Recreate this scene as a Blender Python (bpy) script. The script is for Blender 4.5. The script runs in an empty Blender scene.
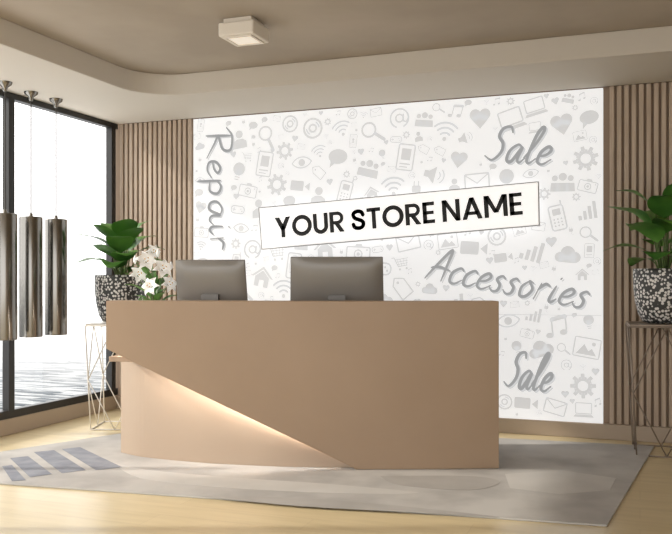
import bpy, bmesh, math, random
from mathutils import Vector, Matrix
random.seed(7)
sc=bpy.context.scene
sc.view_settings.view_transform='Standard'
COL=sc.collection
TH=math.radians(20.25); Fp=824.0; H=1.25; HZ=280.0
YW=6.81; XL=-4.79; ZS=2.77; ZC=2.94
ZR=.0112
def ray(u):
    a=(u-336)/Fp
    return Vector((-math.sin(TH)+a*math.cos(TH), math.cos(TH)+a*math.sin(TH)))
def atY(u,v,Y):
    r=ray(u); d=Y/r.y
    return Vector((r.x*d,Y,H-d*(v-HZ)/Fp))
def atD(u,v,d):
    r=ray(u); return Vector((r.x*d,r.y*d,H-d*(v-HZ)/Fp))
def atF(u,v,z=0):
    d=(H-z)*Fp/(v-HZ); r=ray(u); return Vector((r.x*d,r.y*d,z))
def lin(c):
    return tuple(((x/255)/12.92 if x/255<=.04045 else ((x/255+.055)/1.055)**2.4) for x in c)
# ---------- materials
def mat(name,rgb,rough=.5,metal=0,emit=None,es=0,srgb=True,**kw):
    m=bpy.data.materials.new(name); m.use_nodes=True
    b=m.node_tree.nodes['Principled BSDF']
    c=lin(rgb) if srgb else rgb
    b.inputs['Base Color'].default_value=(*c,1); b.inputs['Roughness'].default_value=rough
    b.inputs['Metallic'].default_value=metal
    if emit: 
        b.inputs['Emission Color'].default_value=(*emit,1); b.inputs['Emission Strength'].default_value=es
    for k,v in kw.items(): b.inputs[k].default_value=v
    return m
def noisecol(m,c1,c2,scale=5,stretch=(1,1,1),detail=4,lo=.35,hi=.65,bump=0):
    nt=m.node_tree; N=nt.nodes; L=nt.links; b=N['Principled BSDF']
    tc=N.new('ShaderNodeTexCoord'); mp=N.new('ShaderNodeMapping'); mp.inputs['Scale'].default_value=stretch
    n=N.new('ShaderNodeTexNoise'); n.inputs['Scale'].default_value=scale; n.inputs['Detail'].default_value=detail
    r=N.new('ShaderNodeValToRGB'); r.color_ramp.elements[0].position=lo; r.color_ramp.elements[1].position=hi
    r.color_ramp.elements[0].color=(*lin(c1),1); r.color_ramp.elements[1].color=(*lin(c2),1)
    L.new(tc.outputs['Object'],mp.inputs[0]); L.new(mp.outputs[0],n.inputs['Vector']); L.new(n.outputs[0],r.inputs[0])
    L.new(r.outputs[0],b.inputs['Base Color'])
    if bump:
        bp=N.new('ShaderNodeBump'); bp.inputs['Strength'].default_value=bump; bp.inputs['Distance'].default_value=.01
        L.new(n.outputs[0],bp.inputs['Height']); L.new(bp.outputs[0],b.inputs['Normal'])
    return m
M_slat=noisecol(mat('slat_wood',(150,125,104),.55),(174,155,136),(190,171,152),6,(6,6,.5))
M_gap=mat('slat_back',(140,120,102),.8)
M_ceil=noisecol(mat('ceiling_plaster',(150,137,124),.8),(163,151,136),(176,164,149),1.2,(1,1,1))
M_soff=mat('soffit_plaster',(202,194,182),.7)
M_frame=mat('black_frame',(28,27,27),.4)
M_base=mat('baseboard_paint',(176,160,142),.5)
M_wall=mat('wall_paint',(200,190,178),.8)
M_desk=noisecol(mat('desk_laminate',(170,130,102),.42),(168,143,118),(172,147,122),2)
M_deskin=mat('desk_inner',(180,160,140),.5)
M_top=mat('desk_top',(178,153,130),.4)
M_led=mat('led_strip',(255,245,230),.5,emit=(1,.97,.92),es=42)
M_mon=mat('monitor_shell',(138,135,131),.35,metal=.25)
M_mon2=mat('monitor_stand',(104,101,97),.35,metal=.3)
M_scr=mat('monitor_screen',(15,15,18),.15)
M_chrome=mat('pendant_metal',(138,135,130),.2,metal=1)
M_cord=mat('cord',(60,58,55),.5)
M_edge=mat('sign_edge',(170,170,172),.5)
M_leaf=noisecol(mat('leaf_green',(50,90,35),.35),(52,100,38),(100,150,64),3)
M_leaf2=noisecol(mat('lily_leaf',(60,110,45),.45),(70,115,52),(110,155,80),4)
M_stem=mat('stem',(90,110,58),.6)
M_petal=mat('lily_petal',(255,255,253),.5,emit=(1,1,1),es=.1)  # slight white glow added to keep petals from going beige
M_anth=mat('lily_anther',(200,150,60),.6)
M_soil=mat('soil',(50,38,30),.9)
M_wireW=mat('stand_wire_light',(225,220,212),.4)
M_wireB=mat('stand_wire_bronze',(140,126,112),.4,metal=.3)
M_lamp=mat('spot_body',(222,214,202),.5)
M_lens=mat('spot_lens',(235,225,210),.4,emit=(1,.92,.8),es=.3)
M_sign=mat('sign_white',(250,250,250),.5,emit=(1,1,1),es=.5)  # glow added to whiten the board, which is only front-lit
M_txt=mat('sign_text',(12,12,12),.6)
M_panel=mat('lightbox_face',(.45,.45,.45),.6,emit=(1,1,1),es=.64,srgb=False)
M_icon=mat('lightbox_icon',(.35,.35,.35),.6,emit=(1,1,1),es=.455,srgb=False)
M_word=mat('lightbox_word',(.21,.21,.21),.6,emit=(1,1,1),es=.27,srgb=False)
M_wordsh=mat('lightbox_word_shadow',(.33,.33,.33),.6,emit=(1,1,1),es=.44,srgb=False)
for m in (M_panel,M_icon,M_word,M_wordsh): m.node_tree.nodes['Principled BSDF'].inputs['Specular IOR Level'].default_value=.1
M_glass_v=mat('vase_glass',(225,235,232),.05,**{'Transmission Weight':.9,'IOR':1.2})
def glassmat():
    m=bpy.data.materials.new('window_glass'); m.use_nodes=True; nt=m.node_tree; N=nt.nodes
    N.remove(N['Principled BSDF']); t=N.new('ShaderNodeBsdfTransparent'); g=N.new('ShaderNodeBsdfGlossy'); g.inputs['Roughness'].default_value=.02
    x=N.new('ShaderNodeMixShader'); x.inputs[0].default_value=.04
    nt.links.new(t.outputs[0],x.inputs[1]); nt.links.new(g.outputs[0],x.inputs[2]); nt.links.new(x.outputs[0],N['Material Output'].inputs[0]); return m
M_glass=glassmat()
def floormat():
    m=mat('floor_wood',(226,206,168),.3); nt=m.node_tree; N=nt.nodes; L=nt.links; b=N['Principled BSDF']
    tc=N.new('ShaderNodeTexCoord'); br=N.new('ShaderNodeTexBrick'); br.inputs['Scale'].default_value=1
    br.inputs['Brick Width'].default_value=1.6; br.inputs['Row Height'].default_value=.2; br.inputs['Mortar Size'].default_value=.0012
    br.inputs['Color1'].default_value=(*lin((216,198,158)),1); br.inputs['Color2'].default_value=(*lin((222,205,167)),1); br.inputs['Mortar'].default_value=(*lin((200,180,145)),1)
    mp=N.new('ShaderNodeMapping'); mp.inputs['Scale'].default_value=(1,9,1)
    n=N.new('ShaderNodeTexNoise'); n.inputs['Scale'].default_value=2; n.inputs['Detail'].default_value=6
    r=N.new('ShaderNodeValToRGB'); r.color_ramp.elements[0].color=(.91,.90,.87,1); r.color_ramp.elements[1].color=(1,1,1,1); r.color_ramp.elements[0].position=.35; r.color_ramp.elements[1].position=.6
    mx=N.new('ShaderNodeMix'); mx.data_type='RGBA'; mx.blend_type='MULTIPLY'; mx.inputs[0].default_value=1
    L.new(tc.outputs['Object'],br.inputs['Vector']); L.new(tc.outputs['Object'],mp.inputs[0]); L.new(mp.outputs[0],n.inputs['Vector']); L.new(n.outputs[0],r.inputs[0])
    L.new(br.outputs['Color'],mx.inputs[6]); L.new(r.outputs[0],mx.inputs[7]); L.new(mx.outputs[2],b.inputs['Base Color']); return m
M_floor=floormat()
M_rug=noisecol(mat('rug_wool',(178,172,166),.95),(172,169,166),(193,190,186),2.2,(1,1,1),8,.4,.6,.3)
M_rugD=noisecol(mat('rug_slate',(128,130,138),.95),(130,133,143),(149,152,161),8)
M_rugL=noisecol(mat('rug_light',(200,196,190),.95),(193,190,186),(202,199,195),3,(1,1,1),8)
M_rugM=noisecol(mat('rug_mid',(160,153,146),.95),(167,163,159),(178,174,170),3,(1,1,1),8)
def potmat():
    m=mat('pot_terrazzo',(230,228,222),.45); nt=m.node_tree; N=nt.nodes; L=nt.links; b=N['Principled BSDF']
    tc=N.new('ShaderNodeTexCoord'); v=N.new('ShaderNodeTexVoronoi'); v.inputs['Scale'].default_value=44; v.inputs['Randomness'].default_value=.8
    r=N.new('ShaderNodeValToRGB'); r.color_ramp.elements[0].position=.40; r.color_ramp.elements[1].position=.48
    r.color_ramp.elements[0].color=(*lin((214,212,208)),1); r.color_ramp.elements[1].color=(*lin((50,50,50)),1)
    L.new(tc.outputs['Object'],v.inputs['Vector']); L.new(v.outputs['Distance'],r.inputs[0]); L.new(r.outputs[0],b.inputs['Base Color']); return m
M_pot=potmat()
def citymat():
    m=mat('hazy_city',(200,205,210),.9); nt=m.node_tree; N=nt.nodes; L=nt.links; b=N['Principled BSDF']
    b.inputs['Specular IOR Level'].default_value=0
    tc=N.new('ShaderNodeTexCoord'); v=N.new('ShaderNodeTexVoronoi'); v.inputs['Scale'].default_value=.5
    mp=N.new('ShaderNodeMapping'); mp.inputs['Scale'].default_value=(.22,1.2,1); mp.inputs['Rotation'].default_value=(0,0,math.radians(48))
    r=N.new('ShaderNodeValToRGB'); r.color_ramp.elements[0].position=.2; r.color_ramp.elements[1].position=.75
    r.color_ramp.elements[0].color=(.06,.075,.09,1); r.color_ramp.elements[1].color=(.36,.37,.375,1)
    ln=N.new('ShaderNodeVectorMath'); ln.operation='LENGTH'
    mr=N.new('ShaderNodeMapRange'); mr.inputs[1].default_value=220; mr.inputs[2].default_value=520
    mx=N.new('ShaderNodeMix'); mx.data_type='RGBA'; mx.inputs[7].default_value=(.62,.62,.62,1)  # distance haze painted into the ground colour, paler further out
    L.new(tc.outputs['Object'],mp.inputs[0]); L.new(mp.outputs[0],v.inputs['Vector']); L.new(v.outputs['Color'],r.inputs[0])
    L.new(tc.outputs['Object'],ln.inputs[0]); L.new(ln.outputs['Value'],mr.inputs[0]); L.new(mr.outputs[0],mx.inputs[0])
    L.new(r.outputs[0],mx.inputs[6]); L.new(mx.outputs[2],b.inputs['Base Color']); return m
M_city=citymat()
# ---------- helpers
def empty(name,loc=(0,0,0)):
    e=bpy.data.objects.new(name,None); e.empty_display_size=.1; e.location=loc; COL.objects.link(e); return e
def mk(name,bm,m,parent=None,smooth=False,bevel=0,segs=2):
    bm.normal_update()
    me=bpy.data.meshes.new(name); bm.to_mesh(me); bm.free()
    for x in (m if isinstance(m,list) else [m]): me.materials.append(x)
    if smooth:
        for p in me.polygons: p.use_smooth=True
    o=bpy.data.objects.new(name,me); COL.objects.link(o)
    if parent:
        o.parent=parent; o.matrix_parent_inverse=Matrix.Translation(-Vector(parent.location))
    if bevel:
        b=o.modifiers.new('b','BEVEL'); b.width=bevel; b.segments=segs; b.limit_method='ANGLE'
    return o
def addbox(bm,x0,x1,y0,y1,z0,z1,M=None,mi=0):
    vs=[bm.verts.new(Vector(p) if M is None else M@Vector(p)) for p in [(x0,y0,z0),(x1,y0,z0),(x1,y1,z0),(x0,y1,z0),(x0,y0,z1),(x1,y0,z1),(x1,y1,z1),(x0,y1,z1)]]
    for f in [(0,3,2,1),(4,5,6,7),(0,1,5,4),(1,2,6,5),(2,3,7,6),(3,0,4,7)]:
        bm.faces.new([vs[i] for i in f]).material_index=mi
def box(name,x0,x1,y0,y1,z0,z1,m,parent=None,bevel=0):
    bm=bmesh.new(); addbox(bm,x0,x1,y0,y1,z0,z1); return mk(name,bm,m,parent,bevel=bevel)
def lathe(bm,prof,c,n=32,mi=0,M=None):
    rings=[]
    for r,z in prof:
        ring=[]
        for i in range(n):
            a=2*math.pi*i/n; p=Vector((r*math.cos(a),r*math.sin(a),z))
            if M: p=M@p
            ring.append(bm.verts.new(p+Vector(c)))
        rings.append(ring)
    for a,b in zip(rings,rings[1:]):
        for i in range(n):
            bm.faces.new([a[i],a[(i+1)%n],b[(i+1)%n],b[i]]).material_index=mi
    return rings
def tube(bm,pts,r,n=8,mi=0,r2=None,cap=True):
    pts=[Vector(p) for p in pts]; rings=[]
    for k,p in enumerate(pts):
        t=(pts[min(k+1,len(pts)-1)]-pts[max(k-1,0)]).normalized()
        a=t.orthogonal().normalized() if k==0 else (rings_a-t*rings_a.dot(t)).normalized()
        rings_a=a; b=t.cross(a)
        rr=r if r2 is None else r+(r2-r)*k/(len(pts)-1)
        rings.append([bm.verts.new(p+rr*(math.cos(2*math.pi*i/n)*a+math.sin(2*math.pi*i/n)*b)) for i in range(n)])
    for a,b in zip(rings,rings[1:]):
        for i in range(n):
            bm.faces.new([a[i],a[(i+1)%n],b[(i+1)%n],b[i]]).material_index=mi
    if cap:
        bm.faces.new(rings[0][::-1]).material_index=mi; bm.faces.new(rings[-1]).material_index=mi
def prism(bm,pts,z0,z1,mi=0):
    lo=[bm.verts.new((p[0],p[1],z0)) for p in pts]; hi=[bm.verts.new((p[0],p[1],z1)) for p in pts]
    n=len(pts)
    bm.faces.new(lo[::-1]).material_index=mi; bm.faces.new(hi).material_index=mi
    for i in range(n): bm.faces.new([lo[i],lo[(i+1)%n],hi[(i+1)%n],hi[i]]).material_index=mi
# ---------- room shell
XR=4.2; YB=-3.0
box('floor',XL-.15,XR+.15,YB,YW+.15,-.1,0,M_floor)
box('ceiling',XL-.15,XR+.15,YB,YW+.15,ZC,ZC+.1,M_ceil)
ex,ey,rad=-3.86,5.9,.38
pts=[(XL,YB),(XL,YW),(XR,YW),(XR,ey)]
for i in range(13):
    a=math.pi/2+ i/12*math.pi/2
    pts.append((ex+rad+rad*math.cos(a), ey-rad+rad*math.sin(a)))
pts.append((ex,YB)); pts=pts[::-1]
bm=bmesh.new(); prism(bm,pts,ZS,ZC-.0005); bmesh.ops.recalc_face_normals(bm,faces=bm.faces); mk('ceiling_soffit',bm,M_soff,bevel=.006)
box('wall_back',XL-.15,XR+.15,YW+.03,YW+.15,0,ZC,M_gap)
box('wall_right',XR,XR+.15,YB,YW+.03,0,ZC,M_wall)
# slats
PX0,PX1=-3.925,-.272
bm=bmesh.new(); x=XL+.03
while x<XR-.05:
    if x+.036<PX0-.005 or x>PX1+.005: addbox(bm,x,x+.036,YW-.002,YW+.03,.12,ZS)
    x+=.054
mk('wall_slat_cladding',bm,M_slat,bevel=.006)
box('baseboard_back',XL,XR,YW-.02,YW+.03,0,.12,M_base,bevel=.004)
box('baseboard_left',XL-.1,XL+.015,YB,YW-.02,0,.13,M_base,bevel=.004)
# left wall: window wall
W=empty('window_1',(XL,4,1.4))
def wb(n,y0,y1,z0,z1,x0=XL-.06,x1=XL+.01): return box(n,x0,x1,y0,y1,z0,z1,M_frame,W,bevel=.004)
wb('sill_rail',YB,YW,.13,.195); wb('head_rail',YB,YW,ZS-.05,ZS)
for i,y in enumerate([6.74,5.36,3.98,2.6,1.22,-.16,-1.54]): wb('mullion_%d'%i,y-.03,y+.035,.19,ZS-.04)
box('glass_pane',XL-.03,XL-.024,YB,YW-.03,.19,ZS-.04,M_glass,W)
box('wall_left',XL-.15,XL-.1,YB,YW,-.1,.13,M_wall)
bm=bmesh.new(); 
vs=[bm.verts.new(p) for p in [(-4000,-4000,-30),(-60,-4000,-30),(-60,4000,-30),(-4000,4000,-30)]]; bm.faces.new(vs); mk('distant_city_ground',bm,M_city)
# ---------- lightbox
LB=empty('lightbox_wall_panel',((PX0+PX1)/2,YW,1.4))
ZP0,ZP1=.125,2.755; YF=YW-.03
box('panel_box',PX0,PX1,YF,YW+.03,ZP0,ZP1,M_panel,LB)
class P2:
    def __init__(s,y): s.bm=bmesh.new(); s.y=y; s.T=lambda p:p
    def F(s,pts):
        try: s.bm.faces.new([s.bm.verts.new((q[0],s.y,q[1])) for q in [s.T(p) for p in pts]])
        except ValueError: pass
    def C(s,x,y,r,n=14,ry=None): s.F([(x+r*math.cos(2*math.pi*i/n),y+(ry or r)*math.sin(2*math.pi*i/n)) for i in range(n)])
    def S(s,pts,w,closed=False,caps=True,wf=None,endcaps=True):
        pts=list(pts)
        if closed: pts=pts+[pts[0]]
        n=len(pts)
        for k,(a,b) in enumerate(zip(pts,pts[1:])):
            dx,dy=b[0]-a[0],b[1]-a[1]; L=math.hypot(dx,dy)
            if L<1e-6: continue
            wa=w*(wf(k/(n-1)) if wf else 1)/2; wb_=w*(wf((k+1)/(n-1)) if wf else 1)/2
            nx,ny=-dy/L,dx/L
            s.F([(a[0]+nx*wa,a[1]+ny*wa),(a[0]-nx*wa,a[1]-ny*wa),(b[0]-nx*wb_,b[1]-ny*wb_),(b[0]+nx*wb_,b[1]+ny*wb_)])
            if caps and (endcaps or k<n-2): s.C(b[0],b[1],wb_,10)
        if caps and endcaps and not closed: s.C(pts[0][0],pts[0][1],w*(wf(0) if wf else 1)/2,8)
    def R(s,x,y,r,w,n=18,a0=0,a1=360):
        full=abs(a1-a0)>=360
        A=[math.radians(a0+(a1-a0)*i/n) for i in range(n+1)]
        s.S([(x+r*math.cos(a),y+r*math.sin(a)) for a in A],w,caps=not full)
    def ann(s,x,y,ro,ri,a0=0,a1=360,n=36):
        A=[math.radians(a0+(a1-a0)*i/n) for i in range(n+1)]
        for a,b in zip(A,A[1:]): s.F([(x+ro*math.cos(a),y+ro*math.sin(a)),(x+ro*math.cos(b),y+ro*math.sin(b)),(x+ri*math.cos(b),y+ri*math.sin(b)),(x+ri*math.cos(a),y+ri*math.sin(a))])
    def B(s,x0,y0,x1,y1): s.F([(x0,y0),(x1,y0),(x1,y1),(x0,y1)])
    def RR(s,x0,y0,x1,y1,r=.05,fill=True,w=.05):
        q=[]
        for cx,cy,a in [(x1-r,y1-r,0),(x0+r,y1-r,90),(x0+r,y0+r,180),(x1-r,y0+r,270)]:
            for i in range(4): t=math.radians(a+30*i); q.append((cx+r*math.cos(t),cy+r*math.sin(t)))
        s.F(q) if fill else s.S(q,w,closed=True)
def i_phone(p):
    p.RR(-.27,-.48,.27,.48,.08,False,.06); p.RR(-.17,-.26,.17,.3,.02,False,.03); p.C(0,-.38,.04); p.S([(-.08,.39),(.08,.39)],.03); p.C(0,.1,.1); p.F([(-.12,-.14),(.12,-.14),(0,.06)])
def i_phone2(p):
    p.RR(-.24,-.45,.24,.38,.08,False,.06); p.S([(.2,.38),(.2,.52)],.06); p.RR(-.14,.05,.14,.28,.02)
    for i in range(3):
        for j in range(3): p.C(-.12+.12*i,-.08-.11*j,.04,8)
def i_laptop(p):
    p.RR(-.38,-.18,.38,.34,.04,False,.06); p.F([(-.5,-.36),(.5,-.36),(.4,-.23),(-.4,-.23)])
def i_gear(p):
    p.R(0,0,.24,.15)
    for i in range(8):
        a=math.radians(45*i); c,s=math.cos(a),math.sin(a); p.S([(c*.28,s*.28),(c*.42,s*.42)],.13,caps=False)
def i_cam(p):
    p.RR(-.45,-.3,.45,.22,.06,False,.06); p.R(0,-.04,.15,.06); p.F([(-.15,.22),(-.1,.34),(.12,.34),(.17,.22)]); p.C(0,-.04,.07); p.C(.33,.12,.04)
def i_video(p):
    p.RR(-.48,-.22,.18,.24,.06); p.F([(.22,0),(.48,.22),(.48,-.2)])
def i_cloud(p):
    p.C(-.25,-.08,.17); p.C(0,.08,.24); p.C(.25,-.05,.19); p.F([(-.25,-.25),(.25,-.25),(.3,0),(-.3,0)])
def i_cart(p):
    p.S([(-.48,.32),(-.34,.32),(-.2,-.18),(.3,-.18)],.06); p.C(-.13,-.34,.07); p.C(.24,-.34,.07)
    for k in range(3): p.S([(-.29+.04*k,.2-.13*k),(.42-.04*k,.2-.13*k)],.045)
    for k in range(4): p.S([(-.2+.17*k,.2),(-.14+.14*k,-.14)],.035)
def i_mag(p): p.R(-.1,.1,.26,.08); p.S([(.1,-.1),(.38,-.4)],.13)
def i_spk(p):
    p.F([(-.42,-.12),(-.25,-.12),(0,-.32),(0,.32),(-.25,.12),(-.42,.12)])
    for r in (.16,.3): p.R(.02,0,r,.05,10,-50,50)
def i_bulb(p): p.C(0,.12,.26); p.F([(-.12,-.12),(.12,-.12),(.14,.1),(-.14,.1)]); p.S([(-.1,-.2),(.1,-.2)],.05); p.S([(-.08,-.3),(.08,-.3)],.05)
def i_heart(p): p.C(-.17,.13,.2); p.C(.17,.13,.2); p.F([(-.34,.02),(0,-.38),(.34,.02),(0,.18)])
def i_wifi(p):
    p.C(0,-.26,.08)
    for r in (.22,.4,.58): p.R(0,-.26,r,.08,12,45,135)
def i_house(p): p.F([(-.48,0),(0,.44),(.48,0),(.36,0),(.0,.32),(-.36,0)]); p.F([(-.3,.02),(0,.28),(.3,.02),(.3,-.36),(.1,-.36),(.1,-.1),(-.1,-.1),(-.1,-.36),(-.3,-.36)])
def i_mail(p): p.RR(-.42,-.28,.42,.28,.03,False,.06); p.S([(-.4,.25),(0,-.05),(.4,.25)],.05)
def i_user(p): p.C(0,.2,.16); p.F([(-.3,-.35),(.3,-.35),(.28,-.08),(.12,.02),(-.12,.02),(-.28,-.08)])
def i_users(p):
    for dx,k in ((-.26,.75),(.26,.75),(0,1)): p.C(dx,.2*k,.14*k); p.F([(dx-.2*k,-.3),(dx+.2*k,-.3),(dx+.17*k,0),(dx-.17*k,0)])
def i_note(p): p.C(-.22,-.28,.13,ry=.1); p.C(.24,-.2,.13,ry=.1); p.S([(-.12,-.28),(-.12,.3),(.34,.38),(.34,-.2)],.06); p.S([(-.12,.24),(.34,.32)],.13)
def i_disc(p): p.R(0,0,.36,.09); p.R(0,0,.14,.09); p.R(0,0,.25,.06,6,20,70); p.R(0,0,.25,.06,6,200,250)
def i_chat(p): p.C(0,.06,.38,18,.28); p.F([(-.28,-.1),(-.05,-.15),(-.32,-.38)])
def i_eye(p):
    p.R(0,-.25,.48,.06,12,35,145); p.R(0,.3,.48,.06,12,215,325); p.C(0,.02,.14)
def i_at(p): p.R(0,0,.14,.07); p.R(0,0,.34,.07,18,-60,250); p.S([(.15,.14),(.15,-.1),(.25,-.14),(.33,0)],.06)
def i_term(p):
    p.RR(-.3,-.46,.3,.46,.06,False,.06); p.RR(-.18,-.1,.18,.32,.02); p.S([(-.18,-.24),(.18,-.24)],.06); p.S([(-.18,-.35),(.1,-.35)],.05)
def i_tag(p): p.S([(-.35,.35),(0,.38),(.4,-.05),(.05,-.4),(-.36,.05)],.06,closed=True); p.C(-.2,.2,.06)
def i_bars(p):
    for k in range(4): p.RR(-.36+.2*k,-.35,-.22+.2*k,-.15+.17*k,.02)
def i_pic(p): p.RR(-.42,-.32,.42,.32,.04,False,.05); p.F([(-.34,-.24),(-.1,.12),(.06,-.1),(.16,.0),(.34,-.24)]); p.C(.2,.15,.07)
def i_plug(p): p.RR(-.2,-.1,.2,.2,.06); p.S([(-.1,.2),(-.1,.38)],.06); p.S([(.1,.2),(.1,.38)],.06); p.S([(0,-.1),(0,-.3),(.2,-.42)],.05)
def i_ctrl(p): p.RR(-.42,-.22,.42,.2,.18,False,.07); p.S([(-.24,.09),(-.24,-.11)],.06); p.S([(-.34,-.01),(-.14,-.01)],.06); p.C(.2,.05,.05); p.C(.28,-.07,.05)
icons=[i_phone,i_cam,i_cart,i_phone2,i_laptop,i_gear,i_video,i_cloud,i_mag,i_spk,i_bulb,i_heart,i_wifi,i_house,i_mail,i_user,i_users,i_note,i_disc,i_chat,i_eye,i_at,i_term,i_tag,i_bars,i_pic,i_plug,i_ctrl]
def W2(u,v): q=atY(u,v,YF); return (q.x,q.z)
zones=[]
def inz(x,z,r):
    for (ax,az,bx,bz,w) in zones:
        dx,dz=bx-ax,bz-az; t=max(0,min(1,((x-ax)*dx+(z-az)*dz)/(dx*dx+dz*dz)))
        if math.hypot(x-ax-t*dx,z-az-t*dz)<w+r: return True
    return False
LET={
'S':([[(.58,.82),(.46,.98),(.24,.92),(.2,.7),(.4,.5),(.44,.25),(.25,.02),(-.02,.12)]],.6),
'a':([[(.4,.42),(.25,.5),(.06,.32),(.06,.06),(.22,.02),(.4,.42),(.38,.1),(.48,.0),(.6,.14)]],.55),
'l':([[(-.02,.15),(.16,.5),(.28,.92),(.2,1.02),(.1,.75),(.08,.15),(.18,.0),(.34,.14)]],.32),
'e':([[(.05,.22),(.24,.26),(.36,.4),(.25,.5),(.08,.34),(.06,.08),(.24,.0),(.45,.15)]],.42),
'R':([[(.18,.95),(.12,.5),(.05,.0)],[(-.04,.8),(.2,1.),(.52,.92),(.46,.62),(.14,.48),(.3,.3),(.6,.0)]],.62),
'p':([[(.1,.5),(.05,.0),(.0,-.4)],[(.08,.35),(.25,.5),(.4,.35),(.3,.06),(.07,.08)]],.5),
'i':([[(.1,.5),(.06,.1),(.14,.0),(.25,.12)],[(.13,.72),(.15,.76)]],.26),
'r':([[(.08,.5),(.05,.0)],[(.06,.3),(.2,.5),(.36,.45)]],.38),
'A':([[(.0,.0),(.2,.5),(.46,1.),(.5,.5),(.52,.0)],[(.05,.36),(.3,.42),(.66,.36)]],.66),
'c':([[(.38,.42),(.25,.5),(.06,.32),(.08,.05),(.25,.0),(.42,.14)]],.4),
's':([[(.34,.42),(.22,.5),(.1,.38),(.25,.22),(.24,.04),(.1,.0),(-.02,.1)]],.38),
'o':([[(.2,.5),(.05,.3),(.1,.03),(.28,.04),(.38,.28),(.2,.5),(.34,.46)]],.44)}
def smooth(P,n=5):
    if len(P)<3: return P
    out=[]; Q=[P[0]]+P+[P[-1]]
    for i in range(1,len(Q)-2):
        p0,p1,p2,p3=Q[i-1:i+3]
        for k in range(n):
            t=k/n; out.append(tuple(.5*((2*p1[j])+(-p0[j]+p2[j])*t+(2*p0[j]-5*p1[j]+4*p2[j]-p3[j])*t*t+(-p0[j]+3*p1[j]-3*p2[j]+p3[j])*t**3) for j in (0,1)))
    out.append(P[-1]); return out
pw=P2(YF-.003); ps=P2(YF-.002)
def word(s,a,b,cap,sh=.25,lw=.085):
    """a,b baseline endpoints (x,z) metres"""
    adv=sum(LET[c][1] for c in s)+.04*len(s); L=math.hypot(b[0]-a[0],b[1]-a[1]); k=L/adv
    ux,uz=(b[0]-a[0])/L,(b[1]-a[1])/L; vx,vz=-uz,ux
    zones.append((a[0]+vx*cap*.35,a[1]+vz*cap*.35,b[0]+vx*cap*.35,b[1]+vz*cap*.35,cap*.40))
    for P,off in ((ps,(.013,-.013)),(pw,(0,0))):
        x=0
        for c in s:
            st,ad=LET[c]
            for q in st:
                sm=smooth(q)
                sm=[(k*(x+px)+sh*py*cap,py*cap) for px,py in sm]
                sm=[(a[0]+ux*px+vx*py+off[0],a[1]+uz*px+vz*py+off[1]) for px,py in sm]
                P.S(sm,cap*lw*1.02,wf=lambda t:.5+.6*math.sin(math.pi*min(1,t*1.05))**.7)
            x+=ad+.04
word('Sale',W2(484,160),W2(549,165),.29)
word('Accessories',W2(425,278),W2(586,309),.27)
word('Repair',W2(206,134),W2(211,254),.27,sh=-.1)
word('Sale',W2(503,386),W2(549,392),.30)
zones.append((*W2(270,228),*W2(528,205),.10))
pi=P2(YF-.0015)
placed=[]; bag=[]; rp=random.Random(21)
for r0,tries in ((.118,900),(.098,1800),(.08,2500),(.06,3000),(.042,4500),(.03,4500)):
    for _ in range(tries):
        x=rp.uniform(PX0+r0*.95,PX1-r0*.95); z=rp.uniform(ZP0+r0,ZP1-r0*.95)
        if inz(x,z,r0*.85): continue
        if any((x-a)**2+(z-b)**2<(r0+c)**2*.84 for a,b,c in placed): continue
        placed.append((x,z,r0)); sz=r0*2.0; a=rp.uniform(-.3,.3); ca,sa=math.cos(a),math.sin(a)
        pi.T=lambda p:(x+sz*(p[0]*ca-p[1]*sa),z+sz*(p[0]*sa+p[1]*ca))
        if r0<.05: rp.choice([i_heart,i_wifi,i_note,i_gear,i_plug,i_mail,i_at,i_chat])(pi); continue
        if not bag: bag=icons[:]; rp.shuffle(bag)
        bag.pop()(pi)
zs=W2(550,315)[1]
pi.T=lambda p:p; pi.S([(PX0+.01,zs),(PX1-.01,zs)],.006,caps=False)
mk('icon_print',pi.bm,M_icon,LB); mk('word_shadow_print',ps.bm,M_wordsh,LB); mk('word_print',pw.bm,M_word,LB)
# ---------- sign
YS=YW-.15
c=[atY(259,208,YS),atY(538,182,YS),atY(539,225,YS),atY(262,249,YS)]
SG=empty('store_name_sign',((c[0]+c[2])/2))
bm=bmesh.new()
fr=[bm.verts.new(p) for p in c]; bk=[bm.verts.new(p+Vector((0,.03,0))) for p in c]
bm.faces.new(fr[::-1]); bm.faces.new(bk)
for i in range(4): bm.faces.new([fr[i],fr[(i+1)%4],bk[(i+1)%4],bk[i]])
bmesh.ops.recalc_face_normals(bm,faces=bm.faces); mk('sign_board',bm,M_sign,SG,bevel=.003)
# thin metal edge frame round the board (mitred, 7 mm wide)
bm=bmesh.new()
ex_=(c[1]-c[0]).normalized(); ez_=(c[0]-c[3]).normalized(); fy=Vector((0,-.002,0))
sg=[(-1,1),(1,1),(1,-1),(-1,-1)]
inn=[p-ex_*s[0]*.003-ez_*s[1]*.003+fy for p,s in zip(c,sg)]; out=[p+ex_*s[0]*.005+ez_*s[1]*.005+fy for p,s in zip(c,sg)]
iv=[bm.verts.new(p) for p in inn]; ov=[bm.verts.new(p) for p in out]; ob=[bm.verts.new(p+Vector((0,.034,0))) for p in out]; ib=[bm.verts.new(p+Vector((0,.034,0))) for p in inn]
for i in range(4):
    j=(i+1)%4; bm.faces.new([iv[i],iv[j],ov[j],ov[i]]); bm.faces.new([ov[i],ov[j],ob[j],ob[i]]); bm.faces.new([ob[i],ob[j],ib[j],ib[i]])
bmesh.ops.recalc_face_normals(bm,faces=bm.faces); mk('edge_frame',bm,M_edge,SG)
bm=bmesh.new()
for t in (.2,.8):
    q=(c[0]*(1-t)+c[1]*t+c[3]*(1-t)+c[2]*t)/2; tube(bm,[(q.x,YS+.03,q.z),(q.x,YF-.001,q.z)],.012)
mk('standoffs',bm,M_cord,SG)
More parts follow.
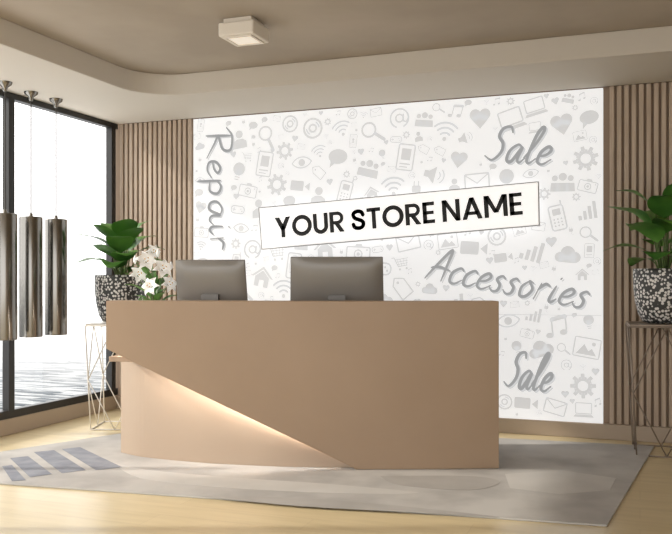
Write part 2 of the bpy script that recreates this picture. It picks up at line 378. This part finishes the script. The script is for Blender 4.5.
sp=P2(YS-.0015)
def gY(p): p.F([(0,1),(.235,1),(.51,.48),(.51,.36),(.31,.36)]); p.F([(.82,1),(.585,1),(.31,.48),(.31,.36),(.51,.36)]); p.B(.31,0,.51,.42)
def gO(p): p.ann(.51,.5,.52,.315)
def gU(p): p.B(0,.37,.2,1); p.B(.56,.37,.76,1); p.ann(.38,.37,.38,.18,180,360)
def gR(p): p.B(0,0,.2,1); p.B(.2,.83,.4,1); p.B(.2,.38,.4,.55); p.ann(.4,.69,.31,.14,-90,90); p.F([(.24,.41),(.48,.41),(.74,0),(.50,0)])
def gS(p): p.S(smooth([(.60,.70),(.53,.85),(.35,.905),(.17,.85),(.115,.72),(.2,.58),(.37,.505),(.55,.41),(.6,.27),(.52,.14),(.35,.095),(.16,.15),(.09,.31)],6),.19,endcaps=False)
def gT(p): p.B(0,.82,.68,1); p.B(.24,0,.44,.9)
def gE(p): p.B(0,0,.2,1); p.B(0,.83,.56,1); p.B(0,.42,.52,.58); p.B(0,0,.56,.17)
def gN(p): p.B(0,0,.2,1); p.B(.62,0,.82,1); p.F([(0,1),(.21,1),(.82,0),(.61,0)])
def gA(p): p.F([(0,0),(.215,0),(.56,1),(.36,1)]); p.F([(.92,0),(.705,0),(.36,1),(.56,1)]); p.B(.2,.2,.72,.36)
def gM(p): p.B(0,0,.2,1); p.B(.84,0,1.04,1); p.F([(0,1),(.23,1),(.62,.2),(.42,.2)]); p.F([(1.04,1),(.81,1),(.42,.2),(.62,.2)])
G={'Y':(gY,.82),'O':(gO,1.02),'U':(gU,.76),'R':(gR,.74),'S':(gS,.7),'T':(gT,.68),'E':(gE,.56),'N':(gN,.82),'A':(gA,.92),'M':(gM,1.04)}
A=atY(276,238,YS); B=atY(523,214.5,YS); txt='YOUR STORE NAME'; sps=.085
tot=sum((G[ch][1]+sps) if ch!=' ' else .27 for ch in txt)-sps; Lw=math.hypot(B.x-A.x,B.z-A.z); kx=Lw/tot
ux,uz=(B.x-A.x)/Lw,(B.z-A.z)/Lw; cap=.178; X=0
for ch in txt:
    if ch==' ': X+=.27; continue
    x0=X; sp.T=lambda p:(A.x+ux*kx*(x0+p[0])-uz*p[1]*cap,A.z+uz*kx*(x0+p[0])+ux*p[1]*cap)
    G[ch][0](sp); X+=G[ch][1]+sps
mk('sign_lettering',sp.bm,M_txt,SG)
# ---------- desk
DK=empty('reception_desk',(-2.1,5.3,0))
def ysx(x): return 5.455+.4101*(x+.87)+.0482*(x+.87)*(x+1.76)
XA,XB=-3.345,-.87; ZT=1.112
def nrm(x):
    s=.4101+.0482*(2*x+2.63); n=Vector((-s,1)).normalized(); return n
N=60; xs=[XA+(XB-XA)*i/N for i in range(N+1)]
xcut=-1.74
def zcut(x):
    if x>=xcut: return ZR
    t=(xcut-x)/(xcut-XA); return ZR+.78*t**.96
bm=bmesh.new(); fr=[];bk=[]
for x in xs:
    y=ysx(x); n=nrm(x)*.045
    zc=zcut(x)
    fr.append((bm.verts.new((x,y,zc)),bm.verts.new((x,y,ZT)))); bk.append((bm.verts.new((x+n.x,y+n.y,zc)),bm.verts.new((x+n.x,y+n.y,ZT))))
for i in range(N):
    bm.faces.new([fr[i][0],fr[i+1][0],fr[i+1][1],fr[i][1]]); bm.faces.new([bk[i+1][0],bk[i][0],bk[i][1],bk[i+1][1]])
    bm.faces.new([fr[i][1],fr[i+1][1],bk[i+1][1],bk[i][1]]); bm.faces.new([fr[i+1][0],fr[i][0],bk[i][0],bk[i+1][0]])
bm.faces.new([fr[0][0],fr[0][1],bk[0][1],bk[0][0]]); bm.faces.new([fr[N][1],fr[N][0],bk[N][0],bk[N][1]])
mk('front_shell',bm,M_desk,DK,bevel=.004)
def strip(name,o0,o1,z0,z1,m,x0=XA,x1=XB,bev=.003,n=50):
    bm=bmesh.new(); a=[];b=[]
    for i in range(n+1):
        x=x0+(x1-x0)*i/n; y=ysx(x); q=nrm(x); a.append((x+q.x*o0,y+q.y*o0)); b.append((x+q.x*o1,y+q.y*o1))
    prism(bm,a+b[::-1],z0,z1); return mk(name,bm,m,DK,bevel=bev)
strip('ledge_cap',.046,.16,ZT-.035,ZT,M_top)
strip('worktop',.046,.80,.70,.735,M_top)
for nm,x in (('end_panel_right',XB),('end_panel_left',XA)):
    q=nrm(x); bm=bmesh.new(); s=-1 if x==XB else 1
    t=Vector((q.y,-q.x))*.035*s*1
    y=ysx(x)
    o0=.046 if x==XB else .46
    pts=[(x+q.x*o0,y+q.y*o0),(x+q.x*.8,y+q.y*.8),(x+q.x*.8+t.x,y+q.y*.8+t.y),(x+q.x*o0+t.x,y+q.y*o0+t.y)]
    prism(bm,pts,ZR,.699); bmesh.ops.recalc_face_normals(bm,faces=bm.faces); mk(nm,bm,M_desk,DK,bevel=.003)
bp=smooth([(-3.50,5.02),(-3.25,4.94),(-2.82,4.925),(-2.45,4.965),(-2.11,5.035),(-1.76,5.15),(-1.2,5.40)],8)
bm=bmesh.new(); back=[(x+.0,y+.06) for x,y in bp]
prism(bm,bp+back[::-1],ZR,.699); bmesh.ops.recalc_face_normals(bm,faces=bm.faces); mk('inset_base',bm,M_deskin,DK,bevel=.002)
bm=bmesh.new(); pr=None
for i in range(41):
    x=XA+.06+(xcut-.08-XA-.06)*i/40; q=nrm(x)*.052; z=zcut(x)+.03; y=ysx(x)
    cur=[bm.verts.new((x+q.x,y+q.y,z)),bm.verts.new((x+q.x*1.25,y+q.y+.012,z)),bm.verts.new((x+q.x*1.25,y+q.y+.012,z+.01)),bm.verts.new((x+q.x,y+q.y,z+.01))]
    if pr:
        for k in range(4): bm.faces.new([pr[k],pr[(k+1)%4],cur[(k+1)%4],cur[k]])
    pr=cur
bmesh.ops.recalc_face_normals(bm,faces=bm.faces)
mk('led_strip',bm,M_led,DK)
# ---------- monitors
def monitor(name,u,d,vtop,w,h,yaw,nudge=0):
    r=ray(u)*d; ztop=H-d*(vtop-HZ)/Fp
    E=empty(name,(r.x,r.y,.736)); 
    R=Matrix.Translation((r.x,r.y,0))@Matrix.Rotation(yaw,4,'Z')
    tilt=Matrix.Rotation(math.radians(12),4,'X')
    S=R@Matrix.Translation((0,0,ztop-h*.98))@tilt
    bm=bmesh.new(); nx_,nz_=16,12; g=[]
    for j in range(nz_+1):
        row=[]
        for i in range(nx_+1):
            s=-1+2*i/nx_; t=-1+2*j/nz_
            b=(1-s**4)*(1-t**4)
            row.append(bm.verts.new(S@Vector((s*w/2*(1-.03*(t+1)/2),-.012-.03*b**.7,(t+1)/2*h))))
        g.append(row)
    for j in range(nz_):
        for i in range(nx_): bm.faces.new([g[j][i],g[j][i+1],g[j+1][i+1],g[j+1][i]])
    rim=[g[0][i] for i in range(nx_+1)]+[g[j][nx_] for j in range(1,nz_+1)]+[g[nz_][i] for i in range(nx_-1,-1,-1)]+[g[j][0] for j in range(nz_-1,0,-1)]
    off=(S.to_3x3()@Vector((0,.022,0)))
    rb=[bm.verts.new(v.co+off) for v in rim]
    n=len(rim)
    for i in range(n): bm.faces.new([rim[i],rb[i],rb[(i+1)%n],rim[(i+1)%n]])
    bm.faces.new(rb); bmesh.ops.recalc_face_normals(bm,faces=bm.faces)
    o=mk('housing',bm,M_mon,E,smooth=True,bevel=.004)
    try:
        o.data.set_sharp_from_angle(angle=math.radians(35))
    except Exception: pass
    bm=bmesh.new(); addbox(bm,-w/2+.03,w/2-.03,.0105,.013,.02,h-.02,S); mk('screen',bm,M_scr,E)
    bm=bmesh.new(); zat=ztop-h*.98+h*.28
    path=[(.10,.742),(.0,.744),(-.085,.752),(-.115,.80),(-.105,.90),(-.085,zat-.03),(-.05-.03,zat)]
    path=smooth(path,5); half=.055; vs=[]
    for k,(y,z) in enumerate(path):
        hw=.09 if k<10 else half
        vs.append([bm.verts.new(R@Vector(p)) for p in [(-hw,y,z),(hw,y,z),(hw,y+.012,z-.006 if k<10 else z),(-hw,y+.012,z-.006 if k<10 else z)]])
    for a,b in zip(vs,vs[1:]):
        for i in range(4): bm.faces.new([a[i],a[(i+1)%4],b[(i+1)%4],b[i]])
    bm.faces.new(vs[0]); bm.faces.new(vs[-1])
    addbox(bm,-.06,.06,-.095,-.045,zat-.05,zat+.015,R)
    addbox(bm,-.10,.10,-.08,.12,.7355,.745,R)
    bmesh.ops.recalc_face_normals(bm,faces=bm.faces); mk('stand',bm,M_mon2,E,bevel=.003)
monitor('computer_monitor',213,5.72,260,.50,.36,math.radians(14))
monitor('computer_monitor',337,5.72,257,.65,.40,math.radians(19))
# ---------- plants
def leaf(bm,base,az,el,L,Wd,droop,fold=.25,mi=0,n=9):
    d=Vector((math.cos(az),math.sin(az),0)); side=Vector((-math.sin(az),math.cos(az),0)); p=Vector(base); rows=[]
    for k in range(n+1):
        t=k/n; e=el-droop*t; dr=d*math.cos(e)+Vector((0,0,1))*math.sin(e); up=-d*math.sin(e)+Vector((0,0,1))*math.cos(e)
        w=Wd/2*(math.sin(math.pi*min(1,t**.85))**.75 if 0<t<1 else .03)
        wav=.02*L*math.sin(t*9+az*3)
        rows.append([bm.verts.new(p+side*w*s+up*(abs(s)*w*fold+wav*abs(s))) for s in (-1,-.5,0,.5,1)])
        p=p+dr*L/n
    for a,b in zip(rows,rows[1:]):
        for i in range(4): bm.faces.new([a[i],a[i+1],b[i+1],b[i]]).material_index=mi
def plant(name,cx,cy,z0,seed,height=.42,ps=1.12,ls=1.0):
    rnd=random.Random(seed); E=empty(name,(cx,cy,z0))
    bm=bmesh.new()
    prof=[(.0,0),(.11,0),(.14,.01),(.168,.06),(.19,.15),(.2,.24),(.203,.34),(.203,.375),(.192,.375),(.188,.34),(.186,.3)]
    prof=[(a*ps,b*ps) for a,b in prof]
    lathe(bm,prof,(cx,cy,z0),40); mk('pot',bm,M_pot,E,smooth=True)
    bm=bmesh.new(); lathe(bm,[(0.001,.32*ps),(.187*ps,.315*ps)],(cx,cy,z0),24); mk('soil',bm,M_soil,E)
    bm=bmesh.new(); bs=bmesh.new()
    n=19
    for i in range(n):
        f=i/n; az=i*2.4+rnd.uniform(-.3,.3); r0=.03; hgt=.41+ f*height*.62
        hub=Vector((cx+r0*math.cos(az),cy+r0*math.sin(az),z0+.35))
        el=.45+f*.6+rnd.uniform(-.15,.15)
        rk=.10*(1-f*.5)
        k=Vector((cx+math.cos(az)*rk,cy+math.sin(az)*rk,z0+hgt+.02))
        tube(bs,[hub,(hub+k)/2+Vector((0,0,.02)),k],.006,6,r2=.004)
        L=rnd.uniform(.25,.31)*ls
        if YW-k.y<.36 and math.sin(az)>.2: L*=.62   # keep clear of the wall
        leaf(bm,k,az,el,L,rnd.uniform(.17,.21)*ls,rnd.uniform(.8,1.4)*(1-.2*f),fold=.12)
    mk('leaves',bm,M_leaf,E,smooth=True); mk('stems',bs,M_stem,E,smooth=True)
def stand(name,cx,cy,rot,m,ht=.88,hw=.25,bw=.2,zb=0):
    E=empty(name,(cx,cy,zb)); bm=bmesh.new(); r=.0055
    def P(x,y,z): 
        c,s=math.cos(rot),math.sin(rot); return (cx+x*c-y*s,cy+x*s+y*c,z)
    n=4; T=[];Bt=[]
    for i in range(n):
        a=math.pi/4+i*math.pi/2; T.append((math.cos(a)*hw*1.41,math.sin(a)*hw*1.41)); Bt.append((math.cos(a)*bw*1.41,math.sin(a)*bw*1.41))
    zr=zb+r+.0003
    for i in range(n):
        j=(i+1)%n; t0,t1,b0,b1=T[i],T[j],Bt[i],Bt[j]; mb=((b0[0]+b1[0])/2,(b0[1]+b1[1])/2); mt=((t0[0]+t1[0])/2,(t0[1]+t1[1])/2)
        tube(bm,[P(*t0,ht-r),P(*t1,ht-r)],r); tube(bm,[P(*b0,zr),P(*b1,zr)],r)
        tube(bm,[P(*t0,ht-r),P(*b0,zr)],r)
        mid=((t0[0]+b0[0])/2,(t0[1]+b0[1])/2); mid1=((t1[0]+b1[0])/2,(t1[1]+b1[1])/2)
        tube(bm,[P(*mt,ht-r),P(*mid,ht*.48)],r*.8); tube(bm,[P(*mt,ht-r),P(*mid1,ht*.48)],r*.8)
        tube(bm,[P(*mb,zr),P(*mid,ht*.48)],r*.8); tube(bm,[P(*mb,zr),P(*mid1,ht*.48)],r*.8)
    mk('wire_frame',bm,m,E,smooth=True)
    bm=bmesh.new(); 
    pts=[P(*t,0) for t in T]; prism(bm,pts,ht,ht+.012); mk('tray',bm,m,E,bevel=.003)
lx,ly=ray(121)*7.05; stand('plant_stand',lx,ly,math.radians(20),M_wireW,.875,.235,.2,0); plant('potted_plant',lx,ly,.888,3,height=.50,ps=1.08,ls=1.08)
rx,ry=ray(664)*5.98; stand('plant_stand',rx,ry,math.radians(4),M_wireB,.925,.25,.2,.0); plant('potted_plant',rx,ry,.938,11,height=.66,ps=1.05,ls=1.22)
# ---------- lilies
vx,vy=ray(154)*5.82; LV=empty('vase_of_lilies',(vx,vy,.736))
bm=bmesh.new(); lathe(bm,[(.001,0),(.055,0),(.06,.01),(.062,.1),(.05,.2),(.058,.26),(.054,.26),(.046,.2),(.056,.1),(.05,.015),(.001,.012)],(vx,vy,.736),28); mk('vase',bm,M_glass_v,LV,smooth=True)
bs=bmesh.new(); bpz=bmesh.new(); bl=bmesh.new(); ba=bmesh.new(); rnd=random.Random(5)
def lily(c,az,el,size):
    ax=Vector((math.cos(az)*math.cos(el),math.sin(az)*math.cos(el),math.sin(el))); u=ax.orthogonal().normalized(); v=ax.cross(u)
    for k in range(6):
        a=k*math.pi/3+.3; rd=u*math.cos(a)+v*math.sin(a); sd=ax.cross(rd); rows=[]; wd=size*(.42 if k%2 else .34)
        for j in range(8):
            t=j/7; out=size*(.08+.75*t**1.3); fwd=size*(.75*t-.55*t**3); w=wd*math.sin(math.pi*(.12+.88*t)**.9)*.75
            if j==7: w=.002
            rows.append([bpz.verts.new(c+rd*out+ax*(fwd+abs(s)*w*.3)+sd*w*s) for s in (-1,0,1)])
        for p,q in zip(rows,rows[1:]):
            for i in range(2): bpz.faces.new([p[i],p[i+1],q[i+1],q[i]])
        if k%2:
            e=c+ax*size*.5+rd*size*.15; tube(bpz,[c,e],.0015,5); tube(ba,[e-sd*.006,e+sd*.006],.003,6)
fl=[(146,262,5.72,.095),(162,270,5.70,.095),(138,276,5.76,.085),(152,287,5.66,.085),(168,285,5.76,.08),(152,252,5.86,.07)]
for (u,v,d,s) in fl:
    c=atD(u,v,d); base=Vector((vx,vy,.78))
    az=math.atan2(-c.y,-c.x)+rnd.uniform(-.6,.6); lily(c,az,rnd.uniform(.1,.5),s)
    tube(bs,[base,Vector((vx,vy,1.0)),(Vector((vx,vy,1.05))+c)/2,c],.0035,6)
for i in range(16):
    a=i*2.4; leaf(bl,(vx+.02*math.cos(a),vy+.02*math.sin(a),1.02+.012*i),a,.8+.03*i,rnd.uniform(.19,.26),.06,1.2)
for (u,v) in ((135,260),(171,266),(158,253)):
    c=atD(u,v,5.82); tube(bs,[Vector((vx,vy,1.05)),(Vector((vx,vy,1.12))+c)/2,c],.003,6); lathe(bpz,[(.001,-.03),(.011,-.015),(.013,.0),(.009,.02),(.001,.035)],c,8)
mk('stems',bs,M_stem,LV,smooth=True); mk('petals',bpz,M_petal,LV,smooth=True); mk('leaves',bl,M_leaf2,LV,smooth=True); mk('anthers',ba,M_anth,LV)
# ---------- pendants
for (u,v) in ((5,82),(31,92),(56,99)):
    d=(ZS-H)*Fp/(HZ-v); x,y=ray(u)*d; E=empty('pendant_lamp',(x,y,ZS))
    bm=bmesh.new(); lathe(bm,[(.001,-.075),(.016,-.07),(.018,-.055),(.022,-.04),(.05,-.02),(.055,-.0005)],(x,y,ZS),24); mk('canopy',bm,M_chrome,E,smooth=True)
    bm=bmesh.new(); tube(bm,[(x,y,ZS-.05),(x,y,1.78)],.005); mk('cord',bm,M_cord,E)
    bm=bmesh.new(); lathe(bm,[(.001,1.79),(.014,1.79),(.016,1.765),(.086,1.76),(.09,1.755),(.09,.80),(.088,.79),(.082,.79),(.08,.80),(.08,1.0),(.001,1.0)],(x,y,0),40)
    o=mk('tube_shade',bm,M_chrome,E,smooth=True,bevel=.002)
    bm=bmesh.new(); lathe(bm,[(.001,.97),(.05,.97),(.05,.995)],(x,y,0),24); mk('bulb_disc',bm,M_lens,E)
# ---------- ceiling spots
s2=ray(610)*4.38
for x,y in ((-2.43,4.85),(s2.x,s2.y)):
    E=empty('ceiling_spotlight',(x,y,ZC)); T=Matrix.Translation((x,y,0))
    bm=bmesh.new(); addbox(bm,-.10,.10,-.10,.10,ZC-.03,ZC,T); mk('mount_plate',bm,M_lamp,E,bevel=.004)
    bm=bmesh.new(); addbox(bm,-.125,.125,-.125,.125,ZC-.12,ZC-.03,T); mk('housing',bm,M_lamp,E,bevel=.01)
    bm=bmesh.new(); 
    for q in ((-.10,.10,-.10,-.085),(-.10,.10,.085,.10),(-.10,-.085,-.085,.085),(.085,.10,-.085,.085)): addbox(bm,*q,ZC-.128,ZC-.1201,T)
    mk('trim_ring',bm,M_lamp,E)
    bm=bmesh.new(); addbox(bm,-.084,.084,-.084,.084,ZC-.122,ZC-.1202,T); mk('lens',bm,M_lens,E)
# ---------- rug
RG=empty('area_rug',(-2,5,0))
rc=[(-4.70,3.90),(-.156,4.387),(.10,6.60),(-3.66,6.30)]
bm=bmesh.new(); prism(bm,rc,.0005,.011); mk('rug_pile',bm,M_rug,RG,bevel=.003)
def rugshape(nm,polys,m,z):
    bm=bmesh.new()
    for P in polys:
        q=[atF(u,v,z) for u,v in P]; prism(bm,[(p.x,p.y) for p in q],z-.0008,z)
    bmesh.ops.recalc_face_normals(bm,faces=bm.faces); mk(nm,bm,m,RG)
rugshape('motif_light',[smooth([(112,462),(150,470),(240,478),(330,484),(420,493),(330,493),(215,487),(140,478),(112,462)]),[(505,474),(560,470),(616,478),(610,490),(560,494),(510,488)]],M_rugL,.0122)
rugshape('motif_mid',[smooth([(200,496),(300,498),(400,506),(500,517),(430,513),(300,506),(200,496)]),smooth([(380,476),(470,476),(500,482),(470,490),(400,485),(380,476)])],M_rugM,.0127)
rugshape('motif_bars',[[(10,458),(28,456),(52,474),(30,477)],[(34,452),(54,450),(86,470),(62,473)],[(62,449),(80,447),(122,467),(96,470)],[(2,466),(12,465),(26,480),(12,481)]],M_rugD,.0132)
# ---------- lights
w=bpy.data.worlds.new('sky'); sc.world=w; w.use_nodes=True
w.node_tree.nodes['Background'].inputs[0].default_value=(1,.995,.985,1); w.node_tree.nodes['Background'].inputs[1].default_value=2.6
sun=bpy.data.lights.new('sun','SUN'); sun.energy=3.0; sun.angle=math.radians(2); sun.color=(1,.94,.84)
so=bpy.data.objects.new('sun',sun); COL.objects.link(so)
so.rotation_euler=Vector((.80,.30,-.50)).to_track_quat('-Z','Y').to_euler()
# ---------- camera
cam=bpy.data.cameras.new('camera'); co=bpy.data.objects.new('camera',cam); COL.objects.link(co)
co.location=(0,0,H); co.rotation_euler=(math.pi/2,0,TH); cam.sensor_width=36; cam.lens=Fp/672*36; cam.shift_y=13/672
sc.camera=co
